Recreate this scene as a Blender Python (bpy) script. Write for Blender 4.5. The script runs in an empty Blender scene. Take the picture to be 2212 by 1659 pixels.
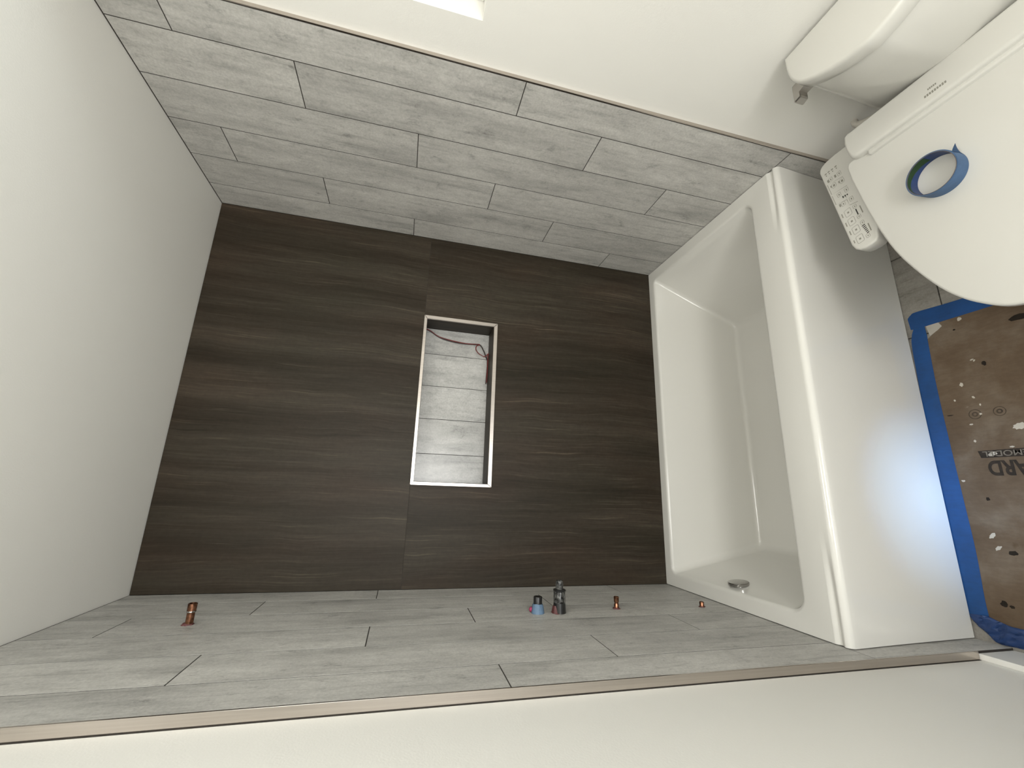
import bpy, bmesh, math, random
from mathutils import Vector, Matrix

C = bpy.context.scene.collection
random.seed(4)
PI = math.pi

# ---------------------------------------------------------------- room measures (metres)
W = 1.524            # alcove width (tile face to tile face)
H = 2.529            # ceiling height
T = 0.499            # tub rim height
YT = -0.850          # where the wall tile ends
YR = -2.75           # rear wall
XL = -0.020          # painted left wall face
XR = W + 0.012       # painted right wall face

# ---------------------------------------------------------------- camera
cam_d = bpy.data.cameras.new('camera'); cam = bpy.data.objects.new('camera', cam_d); C.objects.link(cam)
cam_d.sensor_fit = 'HORIZONTAL'; cam_d.sensor_width = 36.0
cam_d.lens = 885.1285 / 2212 * 36.0
cam_d.shift_x = (1106 - 1093.8839) / 2212
cam_d.shift_y = (837.3313 - 829.5) / 2212
cam_d.clip_start = 0.02
CAM_POS = Vector((0.37396952, -1.74719895, 1.67957655))
R0 = Vector((0.03178853, -0.24101917, -0.96999961)); R1 = Vector((-0.96861118, 0.23195674, -0.08937813)); R2 = Vector((0.24653979, 0.94239367, -0.22608030))      # right, down, forward
m = Matrix((R0, -R1, -R2)).transposed().to_4x4(); m.translation = CAM_POS
cam.matrix_world = m
bpy.context.scene.camera = cam

# ---------------------------------------------------------------- world, lamps, exposure
sc = bpy.context.scene
sc.view_settings.view_transform = 'Standard'; sc.view_settings.look = 'None'
sc.view_settings.gamma = 1.0; sc.view_settings.use_curve_mapping = False
sc.view_settings.exposure = 0.0
world = bpy.data.worlds.new('daylight_sky'); sc.world = world; world.use_nodes = True
bg = world.node_tree.nodes['Background']
bg.inputs['Color'].default_value = (0.90, 0.95, 1.0, 1); bg.inputs['Strength'].default_value = 2.0

def area(name, loc, target, sx, sy, power, color, spread=180):
    d = bpy.data.lights.new(name, 'AREA'); d.shape = 'RECTANGLE'; d.size = sx; d.size_y = sy
    d.energy = power; d.color = color; d.spread = math.radians(spread)
    o = bpy.data.objects.new(name, d); C.objects.link(o); o.location = loc
    o.rotation_euler = (Vector(target) - Vector(loc)).to_track_quat('-Z', 'Y').to_euler()
    return o
# daylight through the window in the right wall
area('window_daylight', (1.80, -1.34, 2.02), (0.2, -1.34, 1.75), 0.62, 0.74, 3.6, (1.0, 0.985, 0.945))
# daylight of the next room through the doorway behind the photographer
area('doorway_daylight', (0.41, -2.95, 1.50), (0.85, -1.0, 3.45), 0.72, 1.1, 38, (1.0, 0.985, 0.945))
# unseen fill lamp added at the ceiling, above and left of the photographer
area('ceiling_fill', (0.42, -1.72, H - 0.03), (0.42, -1.72, 0), 0.46, 0.46, 8, (1.0, 0.975, 0.925))
# a shaft of cool skylight that reaches the tub apron low through the doorway
area('cool_door_shaft', (0.62, -3.00, 0.70), (0.40, -0.785, 0.06), 0.08, 0.08, 0.36, (0.34, 0.58, 1.0), 15)

# ---------------------------------------------------------------- helpers
def link(name, me, mat, parent=None):
    o = bpy.data.objects.new(name, me); C.objects.link(o)
    if mat is not None:
        for mm in (mat if isinstance(mat, (list, tuple)) else [mat]): me.materials.append(mm)
    if parent is not None: o.parent = parent
    return o

def obj(name, bm, mat, parent=None, smooth=False, sharp=35):
    bmesh.ops.recalc_face_normals(bm, faces=bm.faces)
    if smooth:
        for f in bm.faces: f.smooth = True
        for e in bm.edges:
            if len(e.link_faces) == 2 and e.calc_face_angle(0) > math.radians(sharp): e.smooth = False
    me = bpy.data.meshes.new(name); bm.to_mesh(me); bm.free()
    return link(name, me, mat, parent)

def tag(o, label=None, cat=None, group=None, kind=None):
    if label: o['label'] = label
    if cat: o['category'] = cat
    if group: o['group'] = group
    if kind: o['kind'] = kind
    return o

def empty(name, loc, label, cat, group=None):
    o = bpy.data.objects.new(name, None); C.objects.link(o); o.location = loc; o.empty_display_size = 0.05
    return tag(o, label, cat, group)

def kid(o, parent):
    """parent o (built in world coordinates) without moving it"""
    o.parent = parent
    o.matrix_parent_inverse = Matrix.Translation(-parent_world(parent))
    return o
def parent_world(p):
    v = Vector((0, 0, 0))
    while p is not None:
        v += Vector(p.location); p = p.parent if p.parent is None or p.parent.type == 'EMPTY' else None
    return v

def box(bm, x0, x1, y0, y1, z0, z1, bevel=0.0, seg=2, rnd=None):
    vs = [bm.verts.new(v) for v in ((x0,y0,z0),(x1,y0,z0),(x1,y1,z0),(x0,y1,z0),(x0,y0,z1),(x1,y0,z1),(x1,y1,z1),(x0,y1,z1))]
    fs = [bm.faces.new([vs[i] for i in q]) for q in ((3,2,1,0),(4,5,6,7),(0,1,5,4),(1,2,6,5),(2,3,7,6),(3,0,4,7))]
    if bevel > 0:
        es = list({e for f in fs for e in f.edges})
        r = bmesh.ops.bevel(bm, geom=es, offset=bevel, segments=seg, profile=0.5, affect='EDGES')
        fs = [f for f in bm.faces if f.is_valid and (f in r['faces'] or f in fs)]
    if rnd is not None:
        lay = bm.faces.layers.float.get('rnd') or bm.faces.layers.float.new('rnd')
        for f in fs:
            if f.is_valid: f[lay] = rnd
    return fs

def prism(bm, poly, z0, z1, bevel=0.0, seg=2, top_only=False):
    n = len(poly)
    zt = z1 if callable(z1) else (lambda x, y: z1)
    zb = z0 if callable(z0) else (lambda x, y: z0)
    b = [bm.verts.new((x, y, zb(x, y))) for x, y in poly]; t = [bm.verts.new((x, y, zt(x, y))) for x, y in poly]
    fb = bm.faces.new(b[::-1]); ft = bm.faces.new(t)
    for i in range(n): bm.faces.new((b[i], b[(i+1) % n], t[(i+1) % n], t[i]))
    if bevel > 0:
        es = list(ft.edges) + ([] if top_only else list(fb.edges))
        bmesh.ops.bevel(bm, geom=es, offset=bevel, segments=seg, profile=0.5, affect='EDGES')

def inset(poly, d):
    n = len(poly); out = []
    ar = sum(poly[i][0]*poly[(i+1) % n][1]-poly[(i+1) % n][0]*poly[i][1] for i in range(n)); sg = 1 if ar > 0 else -1
    for i in range(n):
        (ax, ay), (bx, by), (cx, cy) = poly[i-1], poly[i], poly[(i+1) % n]
        n1 = Vector((-(by-ay), bx-ax))*sg; n2 = Vector((-(cy-by), cx-bx))*sg
        n1 = n1.normalized() if n1.length > 1e-9 else n2.normalized(); n2 = n2.normalized() if n2.length > 1e-9 else n1
        m_ = n1 + n2; m_ = m_ / max(m_.length_squared/2, .6)
        out.append((bx + m_.x*d, by + m_.y*d))
    return out
def pillow(bm, poly, z0, z1, r, rb=.002, seg=5):
    zt = z1 if callable(z1) else (lambda x, y: z1)
    zb = z0 if callable(z0) else (lambda x, y: z0)
    rings = [[(x, y, zb(x, y)) for x, y in inset(poly, rb)], [(x, y, zb(x, y)+rb) for x, y in poly]]
    for k in range(seg+1):
        a = PI/2*k/seg; rings.append([(x, y, zt(x, y) - r*(1-math.sin(a))) for x, y in inset(poly, r*(1-math.cos(a)))])
    loft(bm, rings)

def loft(bm, rings, cap0=True, cap1=True, closed=True):
    R = [[bm.verts.new(p) for p in r] for r in rings]; n = len(R[0])
    for a, b in zip(R, R[1:]):
        for i in range(n if closed else n - 1):
            bm.faces.new((a[i], a[(i+1) % n], b[(i+1) % n], b[i]))
    if cap0: bm.faces.new(R[0][::-1])
    if cap1: bm.faces.new(R[-1])
    return R

def tube(bm, pts, r, n=10, caps=True):
    rings = []
    pts = [Vector(p) for p in pts]
    up = Vector((0.13, 0.9, 0.41)).normalized()
    for i, p in enumerate(pts):
        t = (pts[min(i+1, len(pts)-1)] - pts[max(i-1, 0)]).normalized()
        s = t.cross(up); s = s.normalized() if s.length > 1e-4 else t.orthogonal().normalized()
        u = s.cross(t)
        rr = r[i] if isinstance(r, (list, tuple)) else r
        rings.append([p + (s * math.cos(a) + u * math.sin(a)) * rr for a in [2*PI*k/n for k in range(n)]])
    loft(bm, rings, caps, caps)

def smooth_path(pts, sub=6):
    P = [Vector(p) for p in pts]; out = []
    for i in range(len(P) - 1):
        a, b, c, d = P[max(i-1, 0)], P[i], P[i+1], P[min(i+2, len(P)-1)]
        for k in range(sub):
            t = k / sub
            out.append(0.5 * ((2*b) + (c-a)*t + (2*a-5*b+4*c-d)*t*t + (3*b-a-3*c+d)*t**3))
    out.append(P[-1]); return out

def lathe_x(bm, prof, y, z, n=24, cap=True):
    """profile of (x, r) turned about an axis parallel to x"""
    rings = [[(x, y + r*math.cos(2*PI*k/n), z + r*math.sin(2*PI*k/n)) for k in range(n)] for x, r in prof]
    loft(bm, rings, cap, cap)

# ---------------------------------------------------------------- materials
def mat(name):
    m = bpy.data.materials.new(name); m.use_nodes = True
    nt = m.node_tree; return m, nt, nt.nodes['Principled BSDF']
def N(nt, t, **kw):
    n = nt.nodes.new(t)
    for k, v in kw.items(): setattr(n, k, v)
    return n
def L(nt, a, b): nt.links.new(a, b)
def simple(name, col, rough=0.5, metal=0.0, var=0.04, scale=8.0, bump=0.0, bscale=200.0, spec=0.5, coat=0.0):
    m, nt, b = mat(name)
    tc = N(nt, 'ShaderNodeTexCoord')
    nz = N(nt, 'ShaderNodeTexNoise'); nz.inputs['Scale'].default_value = scale; nz.inputs['Detail'].default_value = 4
    L(nt, tc.outputs['Object'], nz.inputs['Vector'])
    rp = N(nt, 'ShaderNodeValToRGB'); rp.color_ramp.elements[0].position = .3; rp.color_ramp.elements[1].position = .7
    rp.color_ramp.elements[0].color = (*[c*(1-var) for c in col], 1); rp.color_ramp.elements[1].color = (*[min(1, c*(1+var)) for c in col], 1)
    L(nt, nz.outputs['Fac'], rp.inputs['Fac']); L(nt, rp.outputs['Color'], b.inputs['Base Color'])
    b.inputs['Roughness'].default_value = rough; b.inputs['Metallic'].default_value = metal
    b.inputs['Specular IOR Level'].default_value = spec
    if coat: b.inputs['Coat Weight'].default_value = coat; b.inputs['Coat Roughness'].default_value = 0.06
    if bump:
        n2 = N(nt, 'ShaderNodeTexNoise'); n2.inputs['Scale'].default_value = bscale; n2.inputs['Detail'].default_value = 3
        L(nt, tc.outputs['Object'], n2.inputs['Vector'])
        bp = N(nt, 'ShaderNodeBump'); bp.inputs['Strength'].default_value = bump; bp.inputs['Distance'].default_value = 0.002
        L(nt, n2.outputs['Fac'], bp.inputs['Height']); L(nt, bp.outputs['Normal'], b.inputs['Normal'])
    return m

def scaled(nt, src, s, off=None):
    mp = N(nt, 'ShaderNodeVectorMath', operation='MULTIPLY'); mp.inputs[1].default_value = s
    L(nt, src, mp.inputs[0])
    return mp.outputs[0]
def mixc(nt, fac, a, b, blend='MIX'):
    n = N(nt, 'ShaderNodeMix', data_type='RGBA', blend_type=blend)
    if isinstance(fac, (int, float)): n.inputs['Factor'].default_value = fac
    else: L(nt, fac, n.inputs['Factor'])
    for s, v in ((n.inputs[6], a), (n.inputs[7], b)):
        if isinstance(v, tuple): s.default_value = (*v, 1)
        else: L(nt, v, s)
    return n.outputs[2]
def ramp(nt, fac, stops):
    r = N(nt, 'ShaderNodeValToRGB'); e = r.color_ramp.elements
    while len(e) < len(stops): e.new(0.5)
    for el, (p, c) in zip(e, stops):
        el.position = p; el.color = (*c, 1) if isinstance(c, tuple) else (c, c, c, 1)
    L(nt, fac, r.inputs['Fac']); return r.outputs['Color']
def noise(nt, vec, scale, detail=5, rough=0.55, dist=0.0):
    n = N(nt, 'ShaderNodeTexNoise'); n.inputs['Scale'].default_value = scale; n.inputs['Detail'].default_value = detail
    n.inputs['Roughness'].default_value = rough; n.inputs['Distortion'].default_value = dist
    L(nt, vec, n.inputs['Vector']); return n.outputs['Fac']

def plank_vec(nt):
    """object coordinates shifted per plank by its own random number"""
    tc = N(nt, 'ShaderNodeTexCoord'); at = N(nt, 'ShaderNodeAttribute'); at.attribute_name = 'rnd'
    mu = N(nt, 'ShaderNodeVectorMath', operation='SCALE'); mu.inputs[0].default_value = (7.3, 5.1, 9.7)
    L(nt, at.outputs['Fac'], mu.inputs['Scale'])
    ad = N(nt, 'ShaderNodeVectorMath', operation='ADD'); L(nt, tc.outputs['Object'], ad.inputs[0]); L(nt, mu.outputs[0], ad.inputs[1])
    return ad.outputs[0], at.outputs['Fac'], tc.outputs['Object']

def grey_tile(name, along='z', tint=(1, 1, 1), rough=0.5):
    m, nt, b = mat(name)
    v, rnd, raw = plank_vec(nt)
    ax = {'z': (1, 1, .22), 'y': (1, .22, 1)}[along]
    ax2 = {'z': (1, 1, .06), 'y': (1, .06, 1)}[along]
    blotch = noise(nt, scaled(nt, v, ax), 11, 6, .62, .25)
    streak = noise(nt, scaled(nt, v, ax2), 60, 5, .65)
    patch = noise(nt, scaled(nt, v, {'z': (1, 1, .55), 'y': (1, .55, 1)}[along]), 17, 8, .80, .3)
    grain = noise(nt, v, 160, 3, .7)
    mot = noise(nt, scaled(nt, v, {'z': (1, 1, .5), 'y': (1, .5, 1)}[along]), 48, 6, .78, .5)
    t = lambda g: tuple(g*1.44*k for k in tint)
    c = ramp(nt, blotch, [(.28, t(.265)), (.47, t(.36)), (.70, t(.43))])
    s = ramp(nt, streak, [(.30, .68), (.45, .97), (.58, 1.0), (.74, 1.10)])
    c = mixc(nt, .75, c, s, 'MULTIPLY')
    d = ramp(nt, patch, [(.29, .38), (.42, .92), (.6, 1.0)])
    c = mixc(nt, .85, c, d, 'MULTIPLY')
    c = mixc(nt, .9, c, ramp(nt, mot, [(.28, .62), (.42, .93), (.58, 1.03), (.75, 1.10)]), 'MULTIPLY')
    g = ramp(nt, grain, [(.3, .84), (.7, 1.14)])
    c = mixc(nt, .8, c, g, 'MULTIPLY')
    r = ramp(nt, rnd, [(0.0, .93), (1.0, 1.05)])
    c = mixc(nt, 1.0, c, r, 'MULTIPLY')
    L(nt, c, b.inputs['Base Color']); b.inputs['Roughness'].default_value = rough
    b.inputs['Specular IOR Level'].default_value = .45
    bp = N(nt, 'ShaderNodeBump'); bp.inputs['Strength'].default_value = .12; bp.inputs['Distance'].default_value = .002
    L(nt, streak, bp.inputs['Height']); L(nt, bp.outputs['Normal'], b.inputs['Normal'])
    return m

def dark_tile(name):
    m, nt, b = mat(name)
    v, rnd, raw = plank_vec(nt)
    # vertical, slightly wandering silk-stone bands
    wob = noise(nt, scaled(nt, v, (1, 1, .8)), 2.2, 3, .5)
    ws = N(nt, 'ShaderNodeMath', operation='MULTIPLY_ADD'); L(nt, wob, ws.inputs[0]); ws.inputs[1].default_value = .07; ws.inputs[2].default_value = -.035
    cx = N(nt, 'ShaderNodeCombineXYZ'); L(nt, ws.outputs[0], cx.inputs['X'])
    ad = N(nt, 'ShaderNodeVectorMath', operation='ADD'); L(nt, v, ad.inputs[0]); L(nt, cx.outputs[0], ad.inputs[1])
    w = ad.outputs[0]
    band = noise(nt, scaled(nt, w, (1, 1, .05)), 9, 5, .6)
    line = noise(nt, scaled(nt, w, (1, 1, .030)), 55, 8, .78)
    fine = noise(nt, scaled(nt, w, (1, 1, .12)), 120, 4, .7)
    mott = noise(nt, v, 60, 4, .7)
    vein = noise(nt, scaled(nt, w, (1, 1, .018)), 150, 4, .65)
    wash = noise(nt, scaled(nt, w, (1, 1, .35)), 5, 3, .5)
    c = ramp(nt, band, [(.30, (.0225, .0168, .0104)), (.5, (.0395, .0312, .0215)), (.72, (.063, .052, .038))])
    s = ramp(nt, line, [(.27, .40), (.42, .90), (.58, 1.05), (.66, 1.45), (.78, 2.2)])
    c = mixc(nt, .9, c, s, 'MULTIPLY')
    c = mixc(nt, .85, c, ramp(nt, vein, [(.25, .35), (.38, .88), (.58, 1.0), (.64, 1.45), (.74, 2.6)]), 'MULTIPLY')
    c = mixc(nt, .6, c, ramp(nt, wash, [(.30, (1.12, .94, .88)), (.5, (1, 1, 1)), (.7, (.93, 1.02, .98))]), 'MULTIPLY')
    f = ramp(nt, fine, [(.3, .86), (.7, 1.16)])
    c = mixc(nt, .8, c, f, 'MULTIPLY')
    g = ramp(nt, mott, [(.3, .88), (.7, 1.12)])
    c = mixc(nt, .8, c, g, 'MULTIPLY')
    L(nt, c, b.inputs['Base Color']); b.inputs['Roughness'].default_value = .48
    b.inputs['Specular IOR Level'].default_value = .18
    return m

def brushed(name, col, rough):
    m, nt, b = mat(name)
    tc = N(nt, 'ShaderNodeTexCoord')
    n = noise(nt, scaled(nt, tc.outputs['Object'], (90, 90, 1.5)), 3, 3)
    c = ramp(nt, n, [(.3, tuple(x*.88 for x in col)), (.7, col)])
    L(nt, c, b.inputs['Base Color']); b.inputs['Metallic'].default_value = 1.0; b.inputs['Roughness'].default_value = rough
    return m

def paper_mat():
    m, nt, b = mat('floor_paper_brown')
    tc = N(nt, 'ShaderNodeTexCoord'); v = tc.outputs['Object']
    big = noise(nt, v, 6, 6, .6, .3); fib = noise(nt, scaled(nt, v, (1, .25, 1)), 120, 4, .7)
    c = ramp(nt, big, [(.3, (.095, .062, .036)), (.5, (.135, .096, .063)), (.72, (.20, .160, .120))])
    c = mixc(nt, .8, c, ramp(nt, fib, [(.3, .88), (.7, 1.1)]), 'MULTIPLY')
    # plaster specks
    vo = N(nt, 'ShaderNodeTexVoronoi'); vo.inputs['Scale'].default_value = 26; vo.inputs['Randomness'].default_value = 1
    wv = N(nt, 'ShaderNodeVectorMath', operation='ADD')
    nv = N(nt, 'ShaderNodeTexNoise'); nv.inputs['Scale'].default_value = 60; L(nt, v, nv.inputs['Vector'])
    sv = N(nt, 'ShaderNodeVectorMath', operation='SCALE'); sv.inputs['Scale'].default_value = .012; L(nt, nv.outputs['Color'], sv.inputs[0])
    L(nt, v, wv.inputs[0]); L(nt, sv.outputs[0], wv.inputs[1]); L(nt, wv.outputs[0], vo.inputs['Vector'])
    sz = N(nt, 'ShaderNodeSeparateColor'); L(nt, vo.outputs['Color'], sz.inputs[0])
    th = N(nt, 'ShaderNodeMath', operation='MULTIPLY_ADD'); L(nt, sz.outputs[0], th.inputs[0]); th.inputs[1].default_value = .55; th.inputs[2].default_value = -.40
    lt = N(nt, 'ShaderNodeMath', operation='LESS_THAN'); L(nt, vo.outputs['Distance'], lt.inputs[0]); L(nt, th.outputs[0], lt.inputs[1])
    c = mixc(nt, lt.outputs[0], c, (.50, .45, .38))
    # rubbed pale scuffs and dark drips
    sc_ = noise(nt, scaled(nt, v, (1, .5, 1)), 22, 7, .75)
    c = mixc(nt, ramp(nt, sc_, [(.66, 0.0), (.74, .5)]), c, (.40, .35, .29))
    dk = noise(nt, v, 17, 3, .5)
    c = mixc(nt, ramp(nt, dk, [(.25, .8), (.30, 0.0)]), c, (.075, .048, .024))
    L(nt, c, b.inputs['Base Color']); b.inputs['Roughness'].default_value = .75; b.inputs['Specular IOR Level'].default_value = .25
    return m

def tape_mat(name, col, rough=.5, wr=.1):
    m, nt, b = mat(name)
    tc = N(nt, 'ShaderNodeTexCoord'); v = tc.outputs['Object']
    n1 = noise(nt, v, 14, 5, .6); n2 = noise(nt, scaled(nt, v, (1, .2, 1)), 150, 3, .6)
    c = ramp(nt, n1, [(.3, tuple(k*.82 for k in col)), (.7, tuple(k*1.12 for k in col))])
    c = mixc(nt, .6, c, ramp(nt, n2, [(.3, .88), (.7, 1.1)]), 'MULTIPLY')
    L(nt, c, b.inputs['Base Color']); b.inputs['Roughness'].default_value = rough
    bp = N(nt, 'ShaderNodeBump'); bp.inputs['Strength'].default_value = wr; bp.inputs['Distance'].default_value = .002
    L(nt, n2, bp.inputs['Height']); L(nt, bp.outputs['Normal'], b.inputs['Normal'])
    return m

M = {}
M['paint'] = simple('wall_paint_white', (.80, .79, .745), .55, var=.012, scale=1.6, bump=.10, bscale=260)
M['ceil'] = simple('ceiling_paint_white', (.82, .81, .765), .60, var=.012, scale=1.4, bump=.12, bscale=240)
M['trimw'] = simple('baseboard_white', (.80, .79, .75), .35, var=.015)
M['tile'] = grey_tile('grey_plank_tile', 'z', (1.0, .98, .925))
M['niche_tile'] = grey_tile('niche_plank_tile', 'z', (1.0, .995, .965), .24)
M['floor_tile'] = grey_tile('floor_plank_tile', 'y', (.56, .525, .47))
M['dark'] = dark_tile('dark_stone_tile')
M['grout'] = simple('dark_grout', (.036, .031, .026), .9, var=.1, scale=60)
M['darkgrout'] = simple('wall_grout_brown', (.028, .023, .018), .9, var=.1, scale=60)
M['steel'] = brushed('brushed_steel_trim', (.56, .51, .465), .20)
M['niche_steel'] = brushed('niche_steel_trim', (.66, .605, .56), .30)
M['chrome'] = simple('chrome', (.40, .39, .375), .14, 1.0, var=.02)
M['nickel'] = simple('satin_nickel', (.50, .48, .45), .35, 1.0, var=.04, scale=30)
M['tub'] = simple('tub_enamel_white', (.79, .78, .735), .10, var=.006, scale=3, spec=.5)
M['ceramic'] = simple('toilet_ceramic_white', (.71, .70, .655), .14, var=.006, scale=3)
M['plastic'] = simple('seat_plastic_white', (.71, .70, .655), .30, var=.008, scale=3)
M['mark'] = simple('panel_print_grey', (.30, .29, .25), .6, var=.05)
M['markdark'] = simple('panel_indicator_black', (.03, .03, .028), .4, var=.05)
M['copper'] = simple('tarnished_copper', (.22, .105, .062), .30, 1.0, var=.75, scale=110)
M['brownrim'] = simple('maroon_sealant', (.11, .035, .035), .55, var=.35, scale=160)
M['black'] = simple('black_rubber', (.012, .012, .012), .35, var=.2, scale=80)
M['clear'] = None
M['bluetape'] = tape_mat('blue_painters_tape', (.004, .062, .225))
M['bluetape2'] = tape_mat('blue_tape_crumpled', (.014, .045, .155), .40, .6)
M['rollblue'] = tape_mat('tape_roll_blue', (.060, .125, .245), .6)
M['palepipe'] = tape_mat('pale_blue_tape', (.12, .195, .295), .5, .8)
M['rollin'] = tape_mat('tape_core_navy', (.010, .042, .16), .5)
M['rollgreen'] = simple('tape_core_green', (.055, .13, .05), .6, var=.1)
M['card'] = simple('tape_edge_grey_brown', (.16, .125, .10), .8, var=.2, scale=60)
M['red'] = simple('wire_red', (.16, .012, .010), .4, var=.25, scale=60)
M['wireblk'] = simple('wire_dark', (.020, .008, .007), .45, var=.3, scale=120)
M['pink'] = simple('magenta_tape', (.34, .035, .10), .55, var=.15, scale=60)
M['paper'] = paper_mat()
M['ink'] = simple('faded_brown_ink', (.027, .019, .013), .95, var=.35, scale=70)
M['palink'] = simple('pale_brown_ink', (.066, .048, .032), .95, var=.3, scale=70)
M['letter'] = simple('worn_letter_tan', (.17, .145, .115), .9, var=.3, scale=90)
M['lightpaper'] = simple('peeled_paper_pale', (.46, .43, .38), .8, var=.05, scale=30)
M['splat'] = simple('plaster_splat', (.52, .48, .41), .8, var=.08, scale=60)
M['stain'] = simple('dark_stain', (.012, .007, .003), .95, var=.3, scale=60)
M['vinyl'] = simple('window_vinyl', (.80, .79, .76), .3, var=.01)
M['hose'] = simple('white_hose', (.62, .59, .53), .5, var=.05, scale=60)

def clear_mat():
    m, nt, b = mat('clear_smoked_plastic')
    b.inputs['Base Color'].default_value = (.32, .32, .31, 1); b.inputs['Roughness'].default_value = .12
    b.inputs['Transmission Weight'].default_value = .75; b.inputs['IOR'].default_value = 1.35
    tc = N(nt, 'ShaderNodeTexCoord'); n = noise(nt, tc.outputs['Object'], 130, 3)
    c = ramp(nt, n, [(.38, (.02, .02, .02)), (.52, (.22, .22, .21)), (.66, (.55, .55, .52))])
    L(nt, c, b.inputs['Base Color']); return m
M['clear'] = clear_mat()
def glass_mat():
    m = bpy.data.materials.new('window_glass'); m.use_nodes = True; nt = m.node_tree; nt.nodes.clear()
    o = N(nt, 'ShaderNodeOutputMaterial'); t = N(nt, 'ShaderNodeBsdfTransparent'); g = N(nt, 'ShaderNodeBsdfGlossy')
    g.inputs['Roughness'].default_value = .03; t.inputs['Color'].default_value = (.95, .97, .96, 1)
    mx = N(nt, 'ShaderNodeMixShader'); lw = N(nt, 'ShaderNodeLayerWeight'); lw.inputs['Blend'].default_value = .12
    L(nt, lw.outputs['Fresnel'], mx.inputs[0]); L(nt, t.outputs[0], mx.inputs[1]); L(nt, g.outputs[0], mx.inputs[2]); L(nt, mx.outputs[0], o.inputs[0])
    return m
M['glass'] = glass_mat()

# ================================================================ SETTING
S = lambda o: tag(o, kind='structure')
# floor
bm = bmesh.new(); box(bm, -.15, 1.75, -3.6, .25, -.08, -.006); floor = S(obj('floor', bm, M['grout']))
bm = bmesh.new()
xs = [-.012, .325, .634, .939, 1.244, 1.532]
for i in range(5):
    y0 = -.88 - (0.305 if i % 2 == 0 else 0) * 0
    cuts = [.0, -.270, -.880, -1.490, -2.10, -2.74] if i != 4 else [.0, -.575, -1.185, -1.795, -2.405, -2.74]
    for a, b_ in zip(cuts, cuts[1:]):
        box(bm, xs[i]+.0018, xs[i+1]-.0018, b_+.0018, a-.0018, -.008, 0, 0, 1, random.random())
kid(obj('floor_tiles', bm, M['floor_tile']), floor)
# ceiling
bm = bmesh.new(); box(bm, -.15, 1.75, -3.6, .25, H, H+.08); S(obj('ceiling', bm, M['ceil']))

# back wall with the niche
NX0, NX1, NZ0, NZ1 = .392, 1.131, 1.3135, 1.6475
ND = .110
bm = bmesh.new(); box(bm, -.15, 1.75, ND+.012, .25, 0, H); wall_back = S(obj('wall_back', bm, M['darkgrout']))
bm = bmesh.new()
e = .0015
ZJ = 1.6475
box(bm, e, W-e, 0, ND, ZJ+.0008, H-.002, rnd=.13)
box(bm, e, W-e, 0, ND, 0.0, NZ0, rnd=.71)
box(bm, e, NX0, 0, ND, NZ0, ZJ-.0008, rnd=.71)
box(bm, NX1, W-e, 0, ND, NZ0, ZJ-.0008, rnd=.71)
kid(obj('tile_slabs', bm, M['dark']), wall_back)
bm = bmesh.new(); box(bm, e, W-e, .0006, .01, ZJ-.0008, ZJ+.0008); kid(obj('grout_line', bm, M['darkgrout']), wall_back)
IX0, IX1, IZ0, IZ1 = .4035, 1.1150, 1.3300, 1.6350
bm = bmesh.new()
box(bm, NX0, NX1, .004, ND, NZ0, IZ0, rnd=.35); box(bm, NX0, NX1, .004, ND, IZ1, NZ1, rnd=.45)
box(bm, NX0, IX0, .004, ND, IZ0, IZ1, rnd=.55); box(bm, IX1, NX1, .004, ND, IZ0, IZ1, rnd=.65)
kid(obj('niche_lining', bm, M['dark']), wall_back)
bm = bmesh.new()
nx = [IX0, .5265, .6825, .8355, .9890, IX1]
for a, b_ in zip(nx, nx[1:]): box(bm, a+.0012, b_-.0012, ND, ND+.011, IZ0, IZ1, 0, 1, random.random())
kid(obj('niche_back_tiles', bm, M['niche_tile']), wall_back)
# mitred metal frame of the niche
bm = bmesh.new()
O = [(NX0-.002, NZ0-.001), (NX1+.001, NZ0-.001), (NX1+.001, NZ1+.001), (NX0-.002, NZ1+.001)]
I = [(IX0-.001, IZ0-.001), (IX1+.001, IZ0-.001), (IX1+.001, IZ1+.0005), (IX0-.001, IZ1+.0005)]
for k in range(4):
    a, b_, c, d = O[k], O[(k+1) % 4], I[(k+1) % 4], I[k]
    cx, cz = sum(q[0] for q in (a, b_, c, d))/4, sum(q[1] for q in (a, b_, c, d))/4
    long = (lambda q: (q[0] + (cx-q[0])*.0022, q[1])) if k % 2 == 0 else (lambda q: (q[0], q[1] + (cz-q[1])*.004))
    ps = [long(q) for q in (a, b_, c, d)]
    f = [bm.verts.new((x, -.0045, z)) for x, z in ps]; r = [bm.verts.new((x, .010, z)) for x, z in ps]
    ff = bm.faces.new(f); bm.faces.new(r[::-1])
    for i in range(4): bm.faces.new((f[i], r[i], r[(i+1) % 4], f[(i+1) % 4]))
    bmesh.ops.bevel(bm, geom=[ed for ed in ff.edges], offset=.0007, segments=1, affect='EDGES')
kid(obj('niche_frame', bm, M['niche_steel']), wall_back)

# plank rows shared by both side walls
ye = [0.0, -.1240, -.2767, -.4294, -.5821, -.7348, YT]
zj = [1.7309, 2.0798, 2.3742]
def row_cuts(r):
    z = zj[r % 3]; c = [0.0]
    k = z
    while k > 0.02: k -= .9404
    k += .9404
    while k < H - .02: c.append(k); k += .9404
    c.append(H - .0025); return c
def tiles(xf, sgn, seed):
    """front tile face at xf, body going away from the room (sgn)"""
    rr = random.Random(seed); bm = bmesh.new()
    for r in range(6):
        for a, b_ in zip(row_cuts(r), row_cuts(r)[1:]):
            x0, x1 = sorted((xf, xf + sgn*.010))
            g = .0015
            box(bm, x0, x1, ye[r+1]+(g if r < 5 else .002), ye[r]-g, a+g, b_-g, 0, 1, rr.random())
    return bm
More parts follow.
